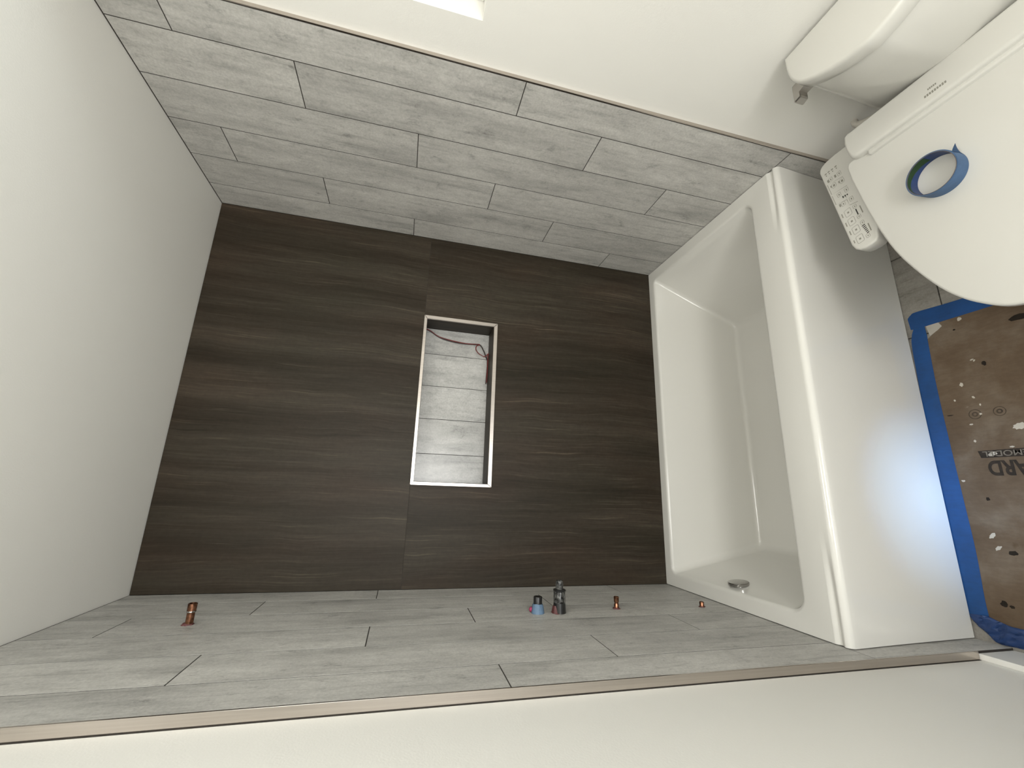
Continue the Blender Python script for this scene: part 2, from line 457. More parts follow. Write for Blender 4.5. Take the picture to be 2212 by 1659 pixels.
# left wall
bm = bmesh.new(); box(bm, -.15, XL, -3.6, YT, 0, H); box(bm, -.15, -.006, YT, .25, 0, H)
wall_left = S(obj('wall_left', bm, M['paint']))
bm = bmesh.new(); box(bm, -.008, -.0005, YT+.0005, 0.012, 0, H); kid(obj('grout_bed', bm, M['grout']), wall_left)
kid(obj('tile_planks', tiles(0.0, -1, 11), M['tile']), wall_left)
# right wall, with the window opening
WY0, WY1, WZ0, WZ1 = -1.700, -.9645, 1.585, 2.42
bm = bmesh.new(); XO = 1.75
box(bm, XR, XO, WY1, YT, 0, H); box(bm, XR, XO, -3.6, WY0, 0, H)
box(bm, XR, XO, WY0, WY1, 0, WZ0); box(bm, XR, XO, WY0, WY1, WZ1, H)
box(bm, W+.006, XO, YT, .25, 0, H)
wall_right = S(obj('wall_right', bm, M['paint']))
bm = bmesh.new(); box(bm, W+.0005, W+.008, YT+.0005, 0.012, 0, H); kid(obj('grout_bed', bm, M['grout']), wall_right)
kid(obj('tile_planks', tiles(W, 1, 12), M['tile']), wall_right)
# window
bm = bmesh.new()
fx0, fx1, fw = 1.600, 1.665, .045
box(bm, fx0, fx1, WY0, WY1, WZ0, WZ0+fw, .003); box(bm, fx0, fx1, WY0, WY1, WZ1-fw, WZ1, .003)
box(bm, fx0, fx1, WY0, WY0+fw, WZ0+fw, WZ1-fw, .003); box(bm, fx0, fx1, WY1-fw, WY1, WZ0+fw, WZ1-fw, .003)
win = S(obj('window_1', bm, M['vinyl']))
bm = bmesh.new(); box(bm, 1.628, 1.632, WY0+fw, WY1-fw, WZ0+fw, WZ1-fw); kid(obj('pane', bm, M['glass']), win)
bm = bmesh.new(); ym = (WY0+WY1)/2; box(bm, 1.615, 1.648, ym-.02, ym+.02, WZ0+fw, WZ1-fw, .002); kid(obj('mullion', bm, M['vinyl']), win)
# rear wall with the doorway
DX0, DX1, DZ = .02, .80, 2.03
bm = bmesh.new()
box(bm, -.15, DX0, YR-.1, YR, 0, H); box(bm, DX1, 1.75, YR-.1, YR, 0, H); box(bm, DX0, DX1, YR-.1, YR, DZ, H)
S(obj('wall_rear', bm, M['paint']))
bm = bmesh.new()
box(bm, DX0-.06, DX0, YR, YR+.014, 0, DZ+.06, .002); box(bm, DX1, DX1+.06, YR, YR+.014, 0, DZ+.06, .002); box(bm, DX0, DX1, YR, YR+.014, DZ, DZ+.06, .002)
S(obj('door_1', bm, M['trimw']))
# baseboards
bm = bmesh.new(); box(bm, XL, -.005, YR+.02, YT-.001, .0, .140, .0016, 2); S(obj('baseboard_left', bm, M['trimw']))
bm = bmesh.new(); box(bm, XR-.014, XR, YR+.02, YT-.014, .0, .140, .0016, 2); S(obj('baseboard_right', bm, M['trimw']))
# metal tile edge strips
bm = bmesh.new(); box(bm, XL+.0005, .0008, YT-.0035, YT-.0008, .142, H-.001, .0004, 1); box(bm, -.0025, .0008, YT-.0008, YT+.0002, .142, H-.001)
trim1 = S(obj('trim_1', bm, M['steel']))
bm = bmesh.new(); box(bm, XL-.0005, XL+.0006, YT-.0065, YT-.0030, .142, H-.001); kid(obj('shadow_gap', bm, M['darkgrout']), trim1)  # dark strip standing in for the shadow between trim and painted wall
bm = bmesh.new(); box(bm, W+.0002, XR-.0005, YT-.0035, YT-.0008, .142, H-.001)
S(obj('trim_2', bm, M['steel']))

# ================================================================ BATHTUB
tub = empty('bathtub', (W/2, -.40, 0), 'white alcove bathtub with plain apron under the niche wall', 'bathtub')
bm = bmesh.new()
TX0, TX1 = .0025, W-.0025
NS = 10
def rrect(x0, x1, y0, y1, rc, z, n=NS):
    pts = []
    for cx, cy, a0, r in ((x1-rc[0], y1-rc[0], 0, rc[0]), (x0+rc[1], y1-rc[1], 90, rc[1]), (x0+rc[2], y0+rc[2], 180, rc[2]), (x1-rc[3], y0+rc[3], 270, rc[3])):
        for k in range(n+1):
            a = math.radians(a0 + 90*k/n); pts.append((cx + r*math.cos(a), cy + r*math.sin(a), z))
    return pts
def lerp(a, b, t): return a + (b-a)*t
YF = -.752           # where the flat rim meets the front bead
rings = [rrect(TX0, TX1, YF, -.0015, (.0006,)*4, T-.03), rrect(TX0, TX1, YF, -.0015, (.0006,)*4, T)]
# rim opening and basin (u = 0 rim ... 1 floor)
top = dict(x0=.058, x1=1.461, y0=-.667, y1=-.050); bot = dict(x0=.168, x1=1.225, y0=-.585, y1=-.150)
ZB = .115
def basin(u, grow=0.0):
    x0 = lerp(top['x0'], bot['x0'], u); x1 = lerp(top['x1'], bot['x1'], u); y0 = lerp(top['y0'], bot['y0'], u); y1 = lerp(top['y1'], bot['y1'], u)
    return x0-grow, x1+grow, y0-grow, y1+grow
def rc(u): return (lerp(.016, .032, u), lerp(.024, .035, u), lerp(.045, .05, u), lerp(.036, .05, u))
for k in range(6):                       # rounded lip
    a = math.radians(90*k/5); R = .013
    x0, x1, y0, y1 = basin(0, R*(1-math.sin(a))); rr = rc(0)
    rings.append(rrect(x0, x1, y0, y1, tuple(r + R*(1-math.sin(a)) for r in rr), T - R*(1-math.cos(a))))
for u in (.1, .25, .4, .55, .7, .82, .935):
    x0, x1, y0, y1 = basin(u); rings.append(rrect(x0, x1, y0, y1, rc(u), lerp(T-.013, ZB, u)))
for k in range(1, 7):                    # fillet to the floor
    a = math.radians(90*k/6); R = .026
    x0, x1, y0, y1 = basin(lerp(.935, 1.0, math.sin(a)), -R*(1-math.cos(a)))
    rings.append(rrect(x0, x1, y0, y1, tuple(max(.004, r-R*(1-math.cos(a))*.8) for r in rc(1)), lerp(T-.013, ZB, .935) - (lerp(T-.013, ZB, .935)-ZB)*math.sin(a)))
loft(bm, rings, False, True)
# front bead and apron, a profile swept along x
def sstep(t): t = max(0, min(1, t)); return t*t*(3-2*t)
prof_n = 0; secs = []
for i in range(61):
    x = TX0 + (TX1-TX0)*i/60
    g = max(1 - sstep((x-.06)/.24), 1 - sstep((TX1-.05-x)/.22)) if True else 0
    gd = .0085*g
    pr = [(YF, T), (-.7560, T-gd*.15), (-.7600, T-gd*.55), (-.7640, T-gd*.9), (-.7670, T-gd), (-.7695, T-gd*.75)]
    cy, cz, r = -.7760, T-.0180, .0180
    for k in range(13):
        a = math.radians(100 + 85*k/12 - 8); pr.append((cy + r*math.cos(a), cz + r*math.sin(a) - (gd*.18 if k == 0 else 0)))
    pr += [(-.7935, T-.032), (-.7925, T-.050), (-.7880, T-.12), (-.7830, T-.22), (-.7785, T-.33), (-.7740, .06), (-.7720, .004), (-.74, .004)]
    secs.append([(x, y, z) for y, z in pr])
rr = loft(bm, secs, False, False, closed=False)
# end caps of the profile
for s in (rr[0], rr[-1]): bm.faces.new(s)
bmesh.ops.remove_doubles(bm, verts=bm.verts, dist=.0004)
kid(obj('tub_shell', bm, M['tub'], None, True, 50), tub)
bm = bmesh.new(); lathe_x(bm, [(.064, .020), (.066, .022), (.071, .022), (.0725, .035), (.0805, .0362), (.0825, .0345), (.0832, .030), (.0832, .004)], -.372, .452, 40)
bmesh.ops.rotate(bm, verts=bm.verts, cent=(.070, -.372, .452), matrix=Matrix.Rotation(math.radians(-7), 3, 'Y'))
bmesh.ops.translate(bm, verts=bm.verts, vec=(-.001, .004, -.004))
kid(tag(obj('overflow_cover', bm, M['chrome'], None, True, 30), 'round chrome overflow cover'), tub)
bm = bmesh.new()
n = 32; ringsd = [[(.30 + r*math.cos(2*PI*k/n), -.365 + r*math.sin(2*PI*k/n), z) for k in range(n)] for r, z in ((.036, ZB+.0005), (.036, ZB+.003), (.033, ZB+.004), (.024, ZB+.003), (.022, ZB+.001))]
loft(bm, ringsd, True, True); kid(tag(obj('drain', bm, M['chrome'], None, True), 'round chrome drain ring'), tub)

# ================================================================ TOILET
CY = -1.275
toilet = empty('toilet', (1.10, CY, 0), 'white two-piece toilet with electronic bidet seat beside the bathtub', 'toilet')
LIDZ = lambda x, y: .46 + (x-.79)*.10
def mirror(half, cy=CY):
    return half + [(x, 2*cy-y) for x, y in reversed(half) if abs(y-cy) > 1e-5]
def smooth_poly(poly, n=5):
    P = [Vector((*p, 0)) for p in poly]; out = []; k = len(P)
    for i in range(k):
        a, b_, c, d = P[i-1], P[i], P[(i+1) % k], P[(i+2) % k]
        for j in range(n):
            t = j/n; q = 0.5*((2*b_)+(c-a)*t+(2*a-5*b_+4*c-d)*t*t+(3*b_-a-3*c+d)*t**3); out.append((q.x, q.y))
    return out
# tank lid: outline at the visible side mirrored
tl = [(1.520, -1.0935), (1.482, -1.0945), (1.463, -1.0965), (1.445, -1.1005), (1.432, -1.1055), (1.4165, -1.1145), (1.4055, -1.1240), (1.3966, -1.1345), (1.378, -1.163), (1.362, -1.195), (1.350, -1.230), (1.343, -1.262), (1.341, CY)]
tl = mirror(tl)
bm = bmesh.new(); pillow(bm, tl, .752, .790, .009); kid(obj('tank_lid', bm, M['ceramic'], None, True, 50), toilet)
def scale_poly(poly, s, cy=CY, x1=1.520, sx=None):
    sx = s if sx is None else sx
    return [(x1 - (x1-x)*sx, cy + (y-cy)*s) for x, y in poly]
bm = bmesh.new()
loft(bm, [[(x, y, z) for x, y in scale_poly(tl, s, sx=sx)] for z, s, sx in ((.43, 1.12, .62), (.50, 1.10, .68), (.58, 1.05, .79), (.66, 1.01, .90), (.71, .99, .95), (.7485, .975, .965), (.7486, .94, .94), (.7525, .94, .94))])
kid(obj('tank', bm, M['ceramic'], None, True, 50), toilet)
# flush lever on the tank's side
lev = None
bm = bmesh.new()
loft(bm, [[(1.470+dx, -1.096, .716+dz) for dx, dz in ((-.014, -.014), (.014, -.014), (.014, .014), (-.014, .014))],
          [(1.470+dx, -1.066, .711+dz) for dx, dz in ((-.012, -.012), (.012, -.012), (.012, .012), (-.012, .012))]])
lever = kid(tag(obj('flush_lever', bm, M['nickel'], None, False), 'brushed grey flush lever'), toilet)
bm = bmesh.new()
loft(bm, [[(x, y, z+dz) for x, dz in ((x0, -h), (x1, -h), (x1, h), (x0, h))] for y, x0, x1, z, h in ((-1.076, 1.440, 1.496, .711, .014),)] +
         [[(x, y, z+dz) for x, dz in ((x0, -h), (x1, -h), (x1, h), (x0, h))] for y, x0, x1, z, h in ((-1.052, 1.442, 1.498, .705, .016),)])
bmesh.ops.bevel(bm, geom=list(bm.edges), offset=.003, segments=2, affect='EDGES')
o = obj('lever_paddle', bm, M['nickel']); o.parent = lever
# bowl and pedestal
def egg(xb, xf, hw, z, n=28, cy=CY, xm=None):
    """oval with a blunt back at xb and a rounded front at xf"""
    xm = lerp(xb, xf, .42) if xm is None else xm
    pts = []
    for k in range(n):
        a = 2*PI*k/n; c, s = math.cos(a), math.sin(a)
        if c >= 0: x = xm + (xb-xm)*abs(c)**.6; y = cy + hw*math.copysign(abs(s)**.75, s)
        else: x = xm + (xf-xm)*abs(c); y = cy + hw*s
        pts.append((x, y, z))
    return pts
bm = bmesh.new()
loft(bm, [egg(1.42, .98, .105, 0), egg(1.42, .975, .108, .03), egg(1.40, .99, .095, .10), egg(1.40, .97, .105, .18), egg(1.42, .90, .150, .28), egg(1.46, .83, .185, .36), egg(1.50, .812, .195, .395), egg(1.50, .812, .195, .425), egg(1.48, .83, .175, .432)])
kid(obj('bowl', bm, M['ceramic'], None, True, 60), toilet)
# seat ring
bm = bmesh.new()
loft(bm, [egg(1.30, .806, .205, .4325), egg(1.30, .800, .212, .440), egg(1.30, .802, .210, .448), egg(1.28, .815, .195, .450)])
kid(obj('seat', bm, M['plastic'], None, True, 50), toilet)
# seat housing (bidet body)
hs = [(1.398, -1.0535), (1.3995, -1.044), (1.393, -1.0345), (1.372, -1.0315), (1.345, -1.034), (1.3255, -1.0385), (1.3185, -1.0420), (1.3150, -1.0465), (1.312, -1.060), (1.310, CY)]
hs = [(1.396, CY)] + hs
hsm = hs + [(x, 2*CY-y) for x, y in reversed(hs[1:-1])]
bm = bmesh.new(); pillow(bm, hsm, .436, .535, .008); house = kid(obj('seat_housing', bm, M['plastic'], None, True, 50), toilet)
# small illegible print on the housing: two rows of tiny marks
bm = bmesh.new(); rr_ = random.Random(3)
for row, (x, ya, yb, nmk) in enumerate(((1.3325, -1.2175, -1.2615, 9), (1.3460, -1.2265, -1.2445, 5))):
    for k in range(nmk):
        y = lerp(ya, yb, (k+.5)/nmk); w_ = abs(yb-ya)/nmk*.34; hgt = (.0036 if row == 0 else .0027)*rr_.uniform(.75, 1.0)
        box(bm, x-hgt, x+hgt, y-w_, y+w_, .5348, .5353)
o = obj('printed_marks', bm, M['mark']); o.parent = house; o['label'] = 'two tiny rows of grey print'
o.matrix_parent_inverse = Matrix.Identity(4)
# hinge strip
bm = bmesh.new(); box(bm, 1.300, 1.322, 2*CY+1.075, -1.075, .450, .522, .005, 3); kid(obj('hinge_bar', bm, M['plastic'], None, True, 50), toilet)
# lid
ld = [(1.3265, CY), (1.3263, -1.060), (1.3255, -1.030), (1.3225, -1.0205), (1.3150, -1.0150), (1.3020, -1.0135), (1.2500, -1.0185), (1.1693, -1.0302), (1.0872, -1.0452), (1.0214, -1.0623), (.9706, -1.0812), (.9158, -1.1070), (.8711, -1.1327), (.8386, -1.1589), (.8152, -1.1852), (.7962, -1.2149), (.7888, -1.2440), (.7868, CY)]
ldm = ld + [(x, 2*CY-y) for x, y in reversed(ld[1:-1])]
bm = bmesh.new(); pillow(bm, smooth_poly(ldm, 3), lambda x, y: LIDZ(x, y)-.019, LIDZ, .006)
kid(obj('seat_lid', bm, M['plastic'], None, True, 50), toilet)
# control panel
PZ = .470
pp = [(1.3948, -.9090), (1.4050, -.9118), (1.4125, -.9185), (1.4185, -.9330), (1.4210, -.9600), (1.4215, -1.0450), (1.29, -1.0480), (1.16, -1.0420), (1.105, -1.0290), (1.0888, -1.0275), (1.0795, -1.0210), (1.0760, -1.0080), (1.0752, -.9913), (1.0775, -.9780), (1.0860, -.9665), (1.1029, -.9590)]
bm = bmesh.new(); pillow(bm, pp, .428, PZ, .0055); panel = kid(obj('control_panel', bm, M['plastic'], None, True, 50), toilet)
# printed icons and keys on the panel (local frame: s along the panel towards the user, t across)
E0 = Vector((1.3948, -.9090)); ES = (Vector((1.1029, -.9590)) - E0).normalized(); ET = Vector((ES.y, -ES.x))
if ET.y > 0: ET = -ET
def P2(x, y): return Vector((x, y))
def panel_piece(name, bm, m_='mark'):
    o = obj(name, bm, M[m_]); o.parent = panel; return o
def rectm(c, hs_, ht, name='label_bar', m_='mark', dz=.0004):
    bm = bmesh.new(); c = Vector(c); v = [c + ES*a*hs_ + ET*b_*ht for a, b_ in ((-1, -1), (1, -1), (1, 1), (-1, 1))]
    lo = [bm.verts.new((q.x, q.y, PZ-.0006)) for q in v]; hi = [bm.verts.new((q.x, q.y, PZ+dz)) for q in v]
    bm.faces.new(lo[::-1]); bm.faces.new(hi)
    for i in range(4): bm.faces.new((lo[i], lo[(i+1) % 4], hi[(i+1) % 4], hi[i]))
    return panel_piece(name, bm, m_)
def framem(c, hs_, ht, w=.0008, r=.003, name='touch_key', dot=None):
    bm = bmesh.new(); c = Vector(c); out = []; inn = []
    for sx_, sy_ in ((1, 1), (-1, 1), (-1, -1), (1, -1)):
        for k in range(5):
            a0 = {(1, 1): 0, (-1, 1): 90, (-1, -1): 180, (1, -1): 270}[(sx_, sy_)]; a = math.radians(a0 + 22.5*k)
            for lst, rr2, hh, tt in ((out, r, hs_, ht), (inn, max(r-w, .0004), hs_-w, ht-w)):
                q = c + ES*(sx_*(hh-rr2) + rr2*math.cos(a)) + ET*(sy_*(tt-rr2) + rr2*math.sin(a)); lst.append(q)
    vo = [bm.verts.new((q.x, q.y, PZ+.0004)) for q in out]; vi = [bm.verts.new((q.x, q.y, PZ+.0004)) for q in inn]
    k = len(vo)
    for i in range(k): bm.faces.new((vo[i], vo[(i+1) % k], vi[(i+1) % k], vi[i]))
    panel_piece(name, bm)
    if dot: rectm(c, dot[0], dot[1], 'key_icon')
def pline(pts, w=.0007):
    bm = bmesh.new()
    for a, b_ in zip(pts, pts[1:]):
        a, b_ = Vector(a), Vector(b_); d = (b_-a); n_ = Vector((-d.y, d.x)).normalized()*w
        bm.faces.new([bm.verts.new((q.x, q.y, PZ+.0004)) for q in (a+n_, b_+n_, b_-n_, a-n_)])
    bmesh.ops.remove_doubles(bm, verts=bm.verts, dist=.0013)
    panel_piece('group_line', bm)
pline([(1.330, -.974), (1.3364, -.9269), (1.2961, -.934), (1.2931, -.9795)])
pline([(1.2907, -.9342), (1.2546, -.9406), (1.2495, -.9721), (1.2650, -.9700)])
pline([(1.2480, -.9720), (1.2270, -.9760), (1.2230, -.9980)])
for c in ((1.3477, -.9391), (1.3482, -.965), (1.2433, -.9604), (1.2434, -.9835), (1.2812, -.9754), (1.2805, -.9537)): framem(c, .0072, .0055, .0009, .002, 'touch_key', (.0026, .0016))
for c in ((1.3482, -.9530), (1.3470, -.9310), (1.2445, -.9510)): rectm(c, .005, .0024, 'key_icon')
for c in ((1.3215, -.945), (1.3187, -.9688)):
    framem(c, .0085, .0065, .0009, .004, 'touch_key', (.0038, .0026)); rectm(Vector(c)-ES*.003-ET*.0085, .004, .0013, 'key_icon')
for c in ((1.3763, -.9277), (1.3776, -.9372), (1.3775, -.9475), (1.3787, -.959)):
    rectm(c, .0019, .0030, 'key_icon'); rectm(Vector(c)+ES*.0075, .0017, .0014, 'key_icon')
for c in ((1.2072, -.9512), (1.1731, -.9571), (1.1408, -.9631), (1.1082, -.9688)): rectm(c, .0072 if c[0] > 1.12 else .005, .0013)
rectm((1.1942, -1.0025), .013, .0013); rectm((1.1281, -1.0133), .013, .0013)
for k in range(3): rectm(Vector((1.2654, -.9631)).lerp(Vector((1.2647, -.9752)), k/2), .0034-.0006*k, .0015, 'level_bar', 'markdark')
rectm((1.1940, -.9905), .0103, .0014, 'level_bar', 'markdark')
for k in range(6): rectm(Vector((1.1424, -.9994)).lerp(Vector((1.1148, -1.0072)), k/5), .0013, .0044-.0003*k, 'level_bar', 'markdark')
for c in ((1.2073, -.9681), (1.1743, -.9729), (1.1418, -.9795), (1.1085, -.9848)): framem(c, .0125, .0095, .0010, .004, 'touch_key', (.0028, .0024))
for c in ((1.2138, -.9878), (1.1766, -.9935), (1.1528, -.9983), (1.1054, -1.0055)): framem(c, .0062, .0052, .0009, .003, 'touch_key', (.0016, .0014))

# supply hose behind the seat
bm = bmesh.new(); tube(bm, smooth_path([(XR-.001, -.992, .404), (XR-.016, -.996, .407), (XR-.030, -1.012, .410), (XR-.040, -1.045, .408), (XR-.045, -1.066, .404)], 6), .009, 12)
hose = tag(obj('water_supply_hose', bm, M['hose'], None, True), 'white water hose running from the wall behind the toilet seat', 'hose')

# ================================================================ TAPE ROLL on the lid
tr = empty('tape_roll', (1.1402, -1.1925, LIDZ(1.1402, -1.1925)), 'nearly used-up roll of blue painter\'s tape lying on the toilet lid', 'tape')
tr.rotation_euler = (0, -math.atan(.10), 0)
def annulus(r0, r1, z0, z1, n=72, a0=0, a1=2*PI):
    bm = bmesh.new(); full = abs(a1-a0-2*PI) < 1e-6; k = n if full else n+1
    rings = [[(r*math.cos(a0+(a1-a0)*i/n), r*math.sin(a0+(a1-a0)*i/n), z) for i in range(k)] for r, z in ((r0, z0), (r1, z0), (r1, z1), (r0, z1), (r0, z0))]
    loft(bm, rings, False, False, closed=full)
    bmesh.ops.remove_doubles(bm, verts=bm.verts, dist=1e-6)
    if not full:
        bmesh.ops.holes_fill(bm, edges=[e_ for e_ in bm.edges if len(e_.link_faces) == 1])
    return bm
obj('tape_layers', annulus(.0472, .0494, .0006, .0362), M['rollblue'], tr, True, 40)
obj('core', annulus(.0462, .04715, .0006, .0368), M['card'], tr, True, 40)
tag(obj('core_print', annulus(.0457, .0461, .0012, .0360, 60, math.radians(-60), math.radians(250)), M['rollin'], tr, True, 40), 'navy printed inner face')
# green wedge of the printed core
bm = bmesh.new(); n = 18; lo, hi = [], []
for i in range(n+1):
    a = math.radians(5 + 120*i/n); r = .0454
    lo.append((r*math.cos(a), r*math.sin(a), lerp(.0100, .0345, i/n))); hi.append((r*math.cos(a), r*math.sin(a), .0362))
loft(bm, [lo, hi], False, False, closed=False)
r_ = bmesh.ops.solidify(bm, geom=bm.faces[:], thickness=-.0004)
tag(obj('core_stripe', bm, M['rollgreen'], tr, True, 40), 'green stripe on the inner face')
bm = bmesh.new()
# loose torn end standing off the roll
a0 = math.radians(-68); secs = []
for i in range(9):
    t = i/8; a = a0 + math.radians(15*t)
    r = .0496 + .011*t*t + .003*t**3
    hw = .0170*(1 - t**1.3) + .0004; zc = .0185 + .010*t
    p = Vector((r*math.cos(a), r*math.sin(a), 0))
    secs.append([(p.x, p.y, zc-hw), (p.x, p.y, zc+hw)])
loft(bm, secs, False, False, closed=False); bmesh.ops.solidify(bm, geom=bm.faces[:], thickness=.0003)
tag(obj('loose_end', bm, M['rollblue'], tr, True, 60), 'torn pointed tape end')

# ================================================================ FLOOR PROTECTION
paper = empty('floor_protection_paper', (.5, -1.6, 0), 'stained brown builder\'s paper taped to the floor', 'paper')
PT = .0012
bm = bmesh.new()
prism(bm, [(.045, -2.4), (.985, -2.4), (.990, -.880), (.958, -.862), (.936, -.848), (.9, -.796), (.045, -.796)], .0002, PT)
kid(obj('paper_sheet', bm, M['paper']), paper)
def flat(bm, pts, z0, z1):
    prism(bm, pts, z0, z1)
def blob(cx, cy, rx, ry, seed, rot=0, n=18, jag=.28):
    q = random.Random(seed); out = []
    for k in range(n):
        a = 2*PI*k/n; s = 1 + jag*(q.random()-.5)*2
        x, y = rx*s*math.cos(a), ry*s*math.sin(a); out.append((cx + x*math.cos(rot)-y*math.sin(rot), cy + x*math.sin(rot)+y*math.cos(rot)))
    return out
bm = bmesh.new(); flat(bm, [(.9640, -.8270), (.9665, -.8600), (.9490, -.8680), (.9400, -.8560), (.9270, -.8320)], PT-.0001, PT+.0003)
kid(tag(obj('peeled_patch', bm, M['lightpaper']), 'pale torn patch at the paper corner'), paper)
# lettering, read from the far side: BOARD over a dark bar with REMODEL
def text_mesh(txt, size, xscale=1.0, bold=0.0):
    cu = bpy.data.curves.new('lettering', 'FONT'); cu.body = txt; cu.size = size; cu.align_x = 'RIGHT'; cu.offset = bold; cu.extrude = .00015
    o = bpy.data.objects.new('lettering', cu); C.objects.link(o); bpy.context.view_layer.update()
    dg = bpy.context.evaluated_depsgraph_get(); me = bpy.data.meshes.new_from_object(o.evaluated_get(dg)); bpy.data.objects.remove(o)
    for v in me.vertices: v.co.x *= xscale
    return me
def place_text(me, name, m_, x, y, z, ang=0.0):
    o = link(name, me, m_); o.parent = paper; o.matrix_parent_inverse = Matrix.Translation(-Vector(paper.location))
    # reading direction +y, letter tops towards -x
    o.matrix_basis = Matrix.Translation((x, y, z)) @ Matrix.Rotation(math.radians(90 + ang), 4, 'Z')
    return o
z1 = PT + .0003
def sub(o): return o
me = text_mesh('BOARD', .058, .73, .0019); sub(place_text(me, 'printed_lettering', M['ink'], .5065, -.8930, z1, 0))
bm = bmesh.new(); flat(bm, [(.5385, -.8790), (.5175, -.8835), (.5165, -1.11), (.5420, -1.11)], PT-.0001, PT+.0002)
kid(obj('printed_bar', bm, M['ink']), paper)
me = text_mesh('REMODEL', .0225, 1.12, .0002); sub(place_text(me, 'printed_lettering', M['letter'], .5360, -.8885, PT+.0004, 0))
# ring marks
for cx, cy, s in ((.649, -.8942, 1.0), (.6492, -.9487, .95)):
    bm = bmesh.new()
    for r0, r1 in ((.0150, .0128), (.0075, .0035)):
        k = 36; a = [bm.verts.new((cx+r0*s*math.cos(2*PI*i/k), cy+r0*s*math.sin(2*PI*i/k), PT+.0003)) for i in range(k)]; b_ = [bm.verts.new((cx+r1*s*math.cos(2*PI*i/k), cy+r1*s*math.sin(2*PI*i/k), PT+.0003)) for i in range(k)]
        for i in range(k): bm.faces.new((a[i], a[(i+1) % k], b_[(i+1) % k], b_[i]))
    kid(obj('ring_mark', bm, M['palink']), paper)
for i, (cx, cy, rx, ry) in enumerate(((.9085, -1.042, .010, .030), (.3988, -.8757, .006, .005), (.112, -.8547, .009, .009), (.108, -.8700, .005, .006), (.2529, -.9006, .007, .013), (.798, -.943, .008, .006), (.9250, -.895, .003, .004), (.655, -.835, .002, .010))):
    bm = bmesh.new(); flat(bm, blob(cx, cy, rx*.85, ry*.85, i, 0, 16, .2), PT-.0001, PT+.0003); kid(obj('dark_stain', bm, M['stain']), paper)
for i, (cx, cy, rx, ry, ro) in enumerate(((.7460, -.880, .009, .006, 0), (.8170, -.9180, .003, .006, .3), (.8130, -.9230, .003, .005, .8), (.700, -.855, .005, .003, .2), (.701, -.900, .006, .004, .4), (.6760, -.9110, .005, .003, 0), (.648, -.907, .004, .004, 0), (.5275, -.9100, .0075, .014, .25), (.6010, -.9800, .012, .018, .3), (.295, -.865, .007, .014, .9), (.262, -.872, .006, .012, .7), (.620, -.880, .003, .006, 0), (.545, -.955, .003, .007, 0))):
    bm = bmesh.new(); flat(bm, blob(cx, cy, rx*.72, ry*.72, 40+i, ro, 16, .20), PT-.0001, PT+.0005); kid(obj('plaster_splat', bm, M['splat']), paper)

# blue tape strips
def strip(name, left, right, z, m_, label, wr=.0, seed=1, th=.0004):
    q = random.Random(seed); bm = bmesh.new()
    L_, R_ = smooth_path([(*p, 0) for p in left], 5), smooth_path([(*p, 0) for p in right], 5)
    secs = []
    for i, (a, b_) in enumerate(zip(L_, R_)):
        sec = []
        for k in range(9):
            p = a.lerp(b_, k/8); h = wr*q.random()*(1 if 0 < k < 8 else .3); sec.append((p.x, p.y, z + h))
        secs.append(sec)
    loft(bm, secs, False, False, closed=False)
    bmesh.ops.recalc_face_normals(bm, faces=bm.faces)
    r = bmesh.ops.extrude_face_region(bm, geom=bm.faces[:]); vs = [v for v in r['geom'] if isinstance(v, bmesh.types.BMVert)]
    bmesh.ops.translate(bm, verts=vs, vec=(0, 0, th))
    return tag(obj(name, bm, m_, None, True, 60), label, 'tape', 'blue tape strips around the floor paper')
strip('tape_strip', [(.9660, -.7920), (.9440, -.7830), (.9000, -.7765), (.75, -.7720), (.55, -.7680), (.40, -.7660), (.25, -.7640), (.12, -.7650), (.066, -.7690)],
      [(.9670, -.8235), (.9400, -.8245), (.9000, -.8230), (.75, -.8185), (.55, -.8185), (.40, -.8195), (.25, -.8200), (.12, -.8150), (.070, -.8150)], PT+.0001, M['bluetape'], 'long straight blue tape strip on the floor along the bathtub apron', .0006, 2)
strip('tape_strip', [(1.0085, -.7825), (1.0190, -.7935), (1.0235, -.8110), (1.0180, -.9000), (1.0160, -1.0), (1.0160, -1.4)],
      [(.9665, -.7850), (.9655, -.7960), (.9645, -.8200), (.9640, -.9000), (.9640, -1.0), (.9640, -1.4)], PT+.0009, M['bluetape'], 'blue tape strip on the floor crossing under the front of the toilet', .0004, 3)
strip('tape_strip', [(.0660, -.7690), (.0420, -.7830), (.0200, -.8060), (.0030, -.8240), (.0045, -.8700), (.0060, -.95), (.008, -1.2)],
      [(.0710, -.8140), (.0640, -.8300), (.0600, -.8450), (.0560, -.8600), (.0555, -.8900), (.0560, -.95), (.058, -1.2)], PT+.0012, M['bluetape2'], 'crumpled dark blue tape strip on the floor at the baseboard corner', .0075, 4)

# ================================================================ PIPE STUBS on the left wall
def stub(name, loc, label, cat, group=None): return empty(name, loc, label, cat, group)
def wing(parent, y, z, ry, rz, h=.006, m_='brownrim', seed=1, off=(0, 0)):
    q = random.Random(seed); bm = bmesh.new(); n = 22
    def ring(x, s, jag): return [(x, off[0] + ry*s*(1+jag*(q.random()-.5))*math.cos(2*PI*k/n), off[1] + rz*s*(1+jag*(q.random()-.5))*math.sin(2*PI*k/n)) for k in range(n)]
    loft(bm, [ring(.0003, 1, .35), ring(.003, .92, .3), ring(h, .62, .2)])
    return obj('sealant_collar', bm, M[m_], parent, True, 50)
def lx(name, parent, prof, m_, n=24, y=0, z=0, label=None):
    bm = bmesh.new(); lathe_x(bm, prof, y, z, n); o = obj(name, bm, M[m_], parent, True, 40)
    if label: o['label'] = label
    return o
